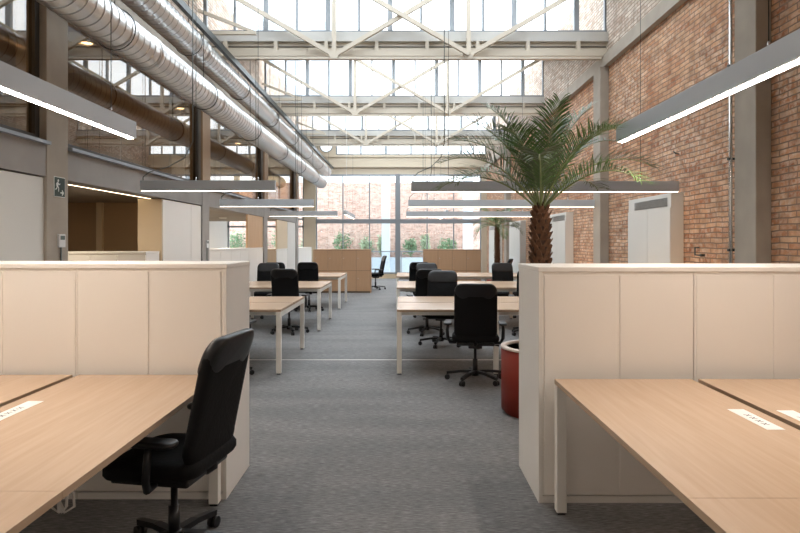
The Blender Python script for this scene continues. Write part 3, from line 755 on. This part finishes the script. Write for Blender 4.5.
def make_chair():
    r = thing('office_chair', (0,0,0), 'x', 'office chair')
    # faces +Y; back at -Y
    s = MB(); panel(s, .50, .48, .085, .10, lambda u,v,k: (u, v-.23, .475 + k + .012*math.cos(v*12) - (.03*max(0,(v-.36))/.12)))
    s.build('seat', M['black_fabric'], r)
    MB().box(-.20,.20,-.18,.20,.405,.44).build('seat_shell', M['black_plastic'], r, bevel=.012)
    def bk(u, v, k):
        lean = -.195 - .125*(v/.58) + .03*math.sin(PI*v/.58)
        curve = .16*u*u*1.6
        wf = 1 - .06*abs(v-.25)/.33
        return (u*wf, lean + curve + k, .490+v)
    b_ = MB(); panel(b_, .465, .575, .062, .085, bk); back = b_.build('backrest', M['black_fabric'], r)
    hp = MB()
    def bk2(u, v, k):
        p = bk(u, v+.40, 0); return (p[0]*1.015, p[1] + k, p[2]+.005)
    panel(hp, .455, .18, .068, .08, bk2); hp.build('headrest_cover', M['black_leather'], back)
    sp = MB(); sp.tube([(0,-.10,.42),(0,-.17,.42),(0,-.205,.44),(0,-.215,.50)], [.026,.024,.020,.012], 8); sp.build('back_support', M['black_plastic'], r)
    MB().box(-.075,.075,-.11,.09,.365,.41).build('mechanism', M['black_plastic'], r, bevel=.01)
    lv = MB(); lv.tube([(.07,.02,.385),(.20,.03,.385),(.26,.03,.38)], [.006,.006,.012], 6); lv.build('lever', M['black_plastic'], r)
    for sx in (-1, 1):
        a = MB(); a.tube([(sx*.17,-.02,.42),(sx*.27,-.03,.42),(sx*.295,-.04,.47),(sx*.30,-.05,.56),(sx*.29,-.05,.62)], [.017,.018,.019,.018,.016], 8)
        arm = a.build('armrest', M['black_plastic'], r)
        p = MB(); panel(p, .085, .27, .028, .04, lambda u,v,k,sx=sx: (sx*.29+u, v-.18,  .635+k)); p.build('arm_pad', M['black_leather'], arm)
    g = MB(); g.tube([(0,0,.09),(0,0,.24),(0,0,.24),(0,0,.37)], [.027,.027,.016,.016], 14); g.build('gas_post', M['black_plastic'], r)
    st = MB(); st.lathe([(.0,.06),(.04,.06),(.045,.09),(.035,.12),(.0,.12)], 16)
    for k in range(5):
        a = 2*PI*k/5 - .166; c, s_ = math.cos(a), math.sin(a)
        pts = [(.02*c,.02*s_,.105),(.15*c,.15*s_,.10),(.31*c,.31*s_,.075)]
        for q in range(2): st.bar(pts[q], pts[q+1], .042-.008*q, .028)
    base = st.build('star_base', M['black_plastic'], r)
    for k in range(5):
        a = 2*PI*k/5 - .166; c, s_ = math.cos(a), math.sin(a)
        w = MB()
        for off in (-.014, .014):
            ax = Vector((-s_*math.cos(.5)-c*math.sin(.5)*0, c, 0)).normalized()
            ctr = Vector((.305*c,.305*s_,.028)) + ax*off
            w.tube([ctr-ax*.009, ctr+ax*.009], .028, 14)
        w.tube([(.305*c,.305*s_,.03),(.305*c,.305*s_,.08)], .009, 6)
        w.build('caster', M['black_plastic'], base)
    return r
chair0 = make_chair(); first = [True]
rs = random.Random(3)
def place_chair(x, y, rz, lab, star=None, grp='black office chairs at the desks'):
    c = chair0 if first[0] else copy_tree(chair0); first[0] = False
    c.location = (x, y, 0); c.rotation_euler = (0,0,rz); c['label'] = lab; c['category'] = 'office chair'; c['group'] = grp
    for ch in [k for k in bpy.data.objects if k.parent == c and k.name.startswith('star_base')]: ch.rotation_euler = (0,0,rs.uniform(0, 1.25) if star is None else star)
    return c
place_chair(-1.09, 2.88, PI/2-.17, 'black high-back office chair pulled up to the left foreground desk', star=0)
place_chair(.80, 6.50, -.10, 'black high-back office chair seen from behind at the nearest right desk', star=.63)
place_chair(.58, 8.75, PI-.15, 'black office chair on the far side of the nearest right desk, brown-lit back')
place_chair(.42, 9.85, .12, 'black office chair in the front of the middle right desk, mostly hidden by another chair')
place_chair(.55, 12.05, PI+.1, 'black office chair on the far side of the middle right desk near the aisle')
place_chair(.37, 13.3, .1, 'black office chair at the front of the farthest right desk near the aisle')
place_chair(2.12, 12.15, PI+.12, 'black office chair on the far side of the middle right desk, below the small palm')
place_chair(2.08, 9.75, -.1, 'black office chair half hidden by the right storage cabinet')
place_chair(2.55, 15.62, 1.2, 'black office chair beyond the farthest right desk beside the lockers')
place_chair(-1.93, 6.6, -.15, 'black office chair almost hidden by the left storage cabinet, arm showing')
place_chair(-1.86, 9.95, -.1, 'black office chair seen from behind at the front of the middle left desk')
place_chair(-2.70, 12.05, PI+.1, 'black office chair with brown-lit back on the far side of the middle left desk')
place_chair(-2.02, 13.15, .05, 'black office chair seen from behind at the farthest left desk')
place_chair(-2.72, 13.02, .1, 'black office chair at the farthest left desk, deepest in the left corner')
place_chair(-.82, 19.1, PI/2+.25, 'black office chair in side view past the left lockers by the glass wall')

# ------------------------------------------------------------------ palms
def pot(x, y, r0, h, lab):
    r = thing('plant_pot', (x, y, 0), lab, 'plant pot', 'red cylindrical plant pots')
    MB().lathe([(0,.0),(r0-.03,.0),(r0-.03,.03),(r0,.03),(r0,h-.02)], 48).build('shell', M['red'], r)
    MB().lathe([(r0+.004,h-.02),(r0+.004,h),(r0-.045,h),(r0-.05,h-.12)], 48).build('rim', M['rim'], r)
    MB().lathe([(0,h-.13),(r0-.02,h-.13),(r0-.02,h-.10),(0,h-.09)], 32).build('soil', M['soil'], r)
def palm(x, y, z0, z1, tr, L0, nf, lab, seed, e0=84, e1=42, dr0=.85):
    rnd = random.Random(seed)
    r = thing('palm_tree', (x, y, z0), lab, 'palm', 'palms in red pots')
    H = z1-z0
    t = MB(); prof = [(tr*1.15,0),(tr*1.0,H*.1),(tr*.95,H*.5),(tr*.85,H*.85),(tr*.5,H*1.0),(.0,H*1.02)]
    t.lathe(prof, 20).build('trunk', M['trunk'], r)
    sc = MB(); rows = int(H/.058)
    for i in range(rows):
        zz = i*.058; rr = tr*(1.1-.22*i/rows) if i < rows*.85 else tr*(.88-.35*(i-rows*.85)/(rows*.15))
        for j in range(8):
            a = 2*PI*(j+.5*(i%2))/8 + rnd.uniform(-.12,.12); c, s = math.cos(a), math.sin(a)
            o = Vector((c,s,0)); tt = Vector((-s,c,0)); w = tr*.38; l = rnd.uniform(.045,.07)
            p = o*rr*.92 + Vector((0,0,zz))
            q = o*(rr+l*.55) + Vector((0,0,zz+l*1.1))
            th = Vector((0,0,.012)) 
            sc.add([p-tt*w, p+tt*w, q+tt*w*.55, q-tt*w*.55, p-tt*w-th*1.5, p+tt*w-th*1.5, q+tt*w*.5-th, q-tt*w*.5-th], [(0,1,2,3),(7,6,5,4),(0,4,5,1),(1,5,6,2),(2,6,7,3),(3,7,4,0)])
    sc.build('leaf_stub', M['trunk_scale'], r); bpy.data.objects[r.name]
    o = [k for k in bpy.data.objects if k.parent == r and k.name.startswith('leaf_stub')][0]; o['kind'] = 'stuff'
    for k in range(nf):
        az = k*2.39996 + rnd.uniform(-.2,.2); q = k/(nf-1)
        el = math.radians(e0 - e1*q + rnd.uniform(-5,5)); Ln = L0*rnd.uniform(.86,1.08)*(1-.12*(1-q)*0)
        droop = dr0 + .65*q + rnd.uniform(-.15,.2)
        pos = Vector((.03*math.cos(az),.03*math.sin(az),H-.06+.05*(1-q))); n = 26; ds = Ln/n
        pts = [pos.copy()]; e = el; side_bend = rnd.uniform(-.25,.25)
        for i in range(n):
            tt = i/n; e -= droop*ds/L0*(.35+1.3*tt); azz = az+side_bend*tt
            pos = pos + Vector((math.cos(e)*math.cos(azz), math.cos(e)*math.sin(azz), math.sin(e)))*ds; pts.append(pos.copy())
        mbf = MB(); mbf.tube(pts, [.0085*(1-.85*i/n)+.0012 for i in range(n+1)], 5, mi=1)
        M_ = 50
        for i in range(M_):
            t0 = .16 + .84*i/(M_-1); fi = min(t0*n, n-.001); i0 = int(fi); p = pts[i0].lerp(pts[i0+1], fi-i0)
            d = (pts[i0+1]-pts[i0]).normalized(); sd = d.cross(Vector((0,0,1)))
            if sd.length < .05: sd = Vector((-math.sin(az), math.cos(az), 0))
            sd.normalize(); up = sd.cross(d).normalized()
            ll = L0*.27*(math.sin(PI*min(1,(t0-.06)/.98))**.6)*rnd.uniform(.85,1.1)
            if t0 > .9: ll = max(ll, L0*.12)
            for sg in (-1, 1):
                fw = .55 + .55*t0 + rnd.uniform(-.15,.15)
                dd = (sd*sg + d*fw + up*(.42+rnd.uniform(-.22,.22))).normalized()
                wv = dd.cross(up).normalized()*.0046*(L0/.95)
                m1 = p + dd*ll*.5; dr = Vector((0,0,-1))*ll*rnd.uniform(.05,.22)
                m2 = p + dd*ll*.8 + dr*.5; tip = p + dd*ll + dr
                cr = up*.003
                mbf.add([p-wv*.5, p+wv*.5, m1+wv+cr, m1-wv+cr, m2+wv*.7, m2-wv*.7, tip], [(0,1,2,3),(3,2,4,5),(5,4,6)], 0)
        mbf.build('frond', [M['frond'] if rnd.random() < .75 else M['frond_old'], M['rachis']], r, recalc=False)
pot(1.235, 5.32, .345, .585, 'large brick-red cylindrical pot behind the right storage cabinet')
palm(1.235, 5.32, .49, 1.85, .078, 1.06, 19, 'big potted date palm rising behind the right storage cabinet', 5)
pot(2.62, 16.4, .30, .55, 'brick-red pot of the small distant palm')
palm(2.62, 16.4, .46, 1.98, .06, .80, 16, 'smaller distant palm near the far right corner', 9, 62, 50, 1.0)

# ------------------------------------------------------------------ light
w = bpy.data.worlds.new('sky'); SC.world = w; w.use_nodes = True
bg = w.node_tree.nodes['Background']; bg.inputs[0].default_value = (.93,.975,1,1); bg.inputs[1].default_value = 3.5
def area(name, loc, sx, sy, rot, power, col, label):
    l = bpy.data.lights.new(name, 'AREA'); l.shape = 'RECTANGLE'; l.size = sx; l.size_y = sy; l.energy = power; l.color = col
    o = bpy.data.objects.new(name, l); COL.objects.link(o); o.location = loc; o.rotation_euler = rot
    return o
# uplights at the foot of the brick wall, then downlights added to brighten the left wing
for y in (6.9, 8.3, 11.6):
    l = bpy.data.lights.new('floor_uplight', 'SPOT'); l.energy = 32; l.color = (1,.62,.32); l.spot_size = 2.3; l.spot_blend = .8; l.shadow_soft_size = .05
    o = bpy.data.objects.new('floor_uplight', l); COL.objects.link(o); o.location = (XRW-.35, y, .15)
    o.rotation_euler = (0, math.radians(180-22), 0)


def ceiling_lamp(x, y, z, e, lab):  # downlights added to brighten the left wing and upper floor
    r = thing('ceiling_downlight', (x, y, z), lab, 'downlight', 'downlights added to brighten the left wing')
    MB().lathe([(.0,.0),(.10,.0),(.11,-.012),(.085,-.02),(.08,-.006),(0,-.006)], 24).build('ring', M['leg'], r)
    MB().lathe([(.0,-.0075),(.078,-.0075),(.078,-.0065),(0,-.0065)], 24).build('diffuser', M['spot'], r)
    l = bpy.data.lights.new('downlight_beam', 'AREA'); l.shape = 'DISK'; l.size = .16; l.energy = e; l.color = (1,.86,.68)
    o = bpy.data.objects.new('downlight_beam', l); COL.objects.link(o); o.location = (x, y, z-.03)
for x, y, z, e, l in ((-5.0,12.6,HS+.06,70,'added fill downlight above the nearest garden view bay'), (-5.0,16.8,HS+.06,60,'added fill downlight in the third left bay'),
                (-5.0,21.2,HS+.06,60,'added fill downlight deepest in the left wing'), (-4.6,7.4,HS+.06,14,'added fill downlight in the dark recess'),
                (-4.4,8.4,4.3,22,'added fill downlight behind the dark upper glass, above the recess'), (-4.6,12.5,4.3,40,'added fill downlight on the upper floor above the garden bay'),
                (-4.6,16.9,4.3,40,'added fill downlight farthest back on the upper floor'), (-4.4,4.0,4.3,14,'added fill downlight behind the upper glass at the left edge')):
    ceiling_lamp(x, y, z, e, l)

# ------------------------------------------------------------------ camera
cam = bpy.data.cameras.new('camera'); co = bpy.data.objects.new('camera', cam); COL.objects.link(co)
co.location = (0, 0, 1.5); co.rotation_euler = (PI/2, 0, 0)
cam.sensor_width = 36; cam.lens = 27.0; cam.shift_x = -(401.3-400)/800; cam.shift_y = -(266.5-242.3)/800
cam.clip_start = .05; cam.clip_end = 300
SC.camera = co
vs = SC.view_settings; vs.view_transform = 'Standard'; vs.look = 'None'; vs.exposure = 0.45; vs.gamma = 1; vs.use_curve_mapping = False
SC.cycles.max_bounces = 10; SC.cycles.diffuse_bounces = 5; SC.cycles.transparent_max_bounces = 16; SC.cycles.sample_clamp_indirect = 8
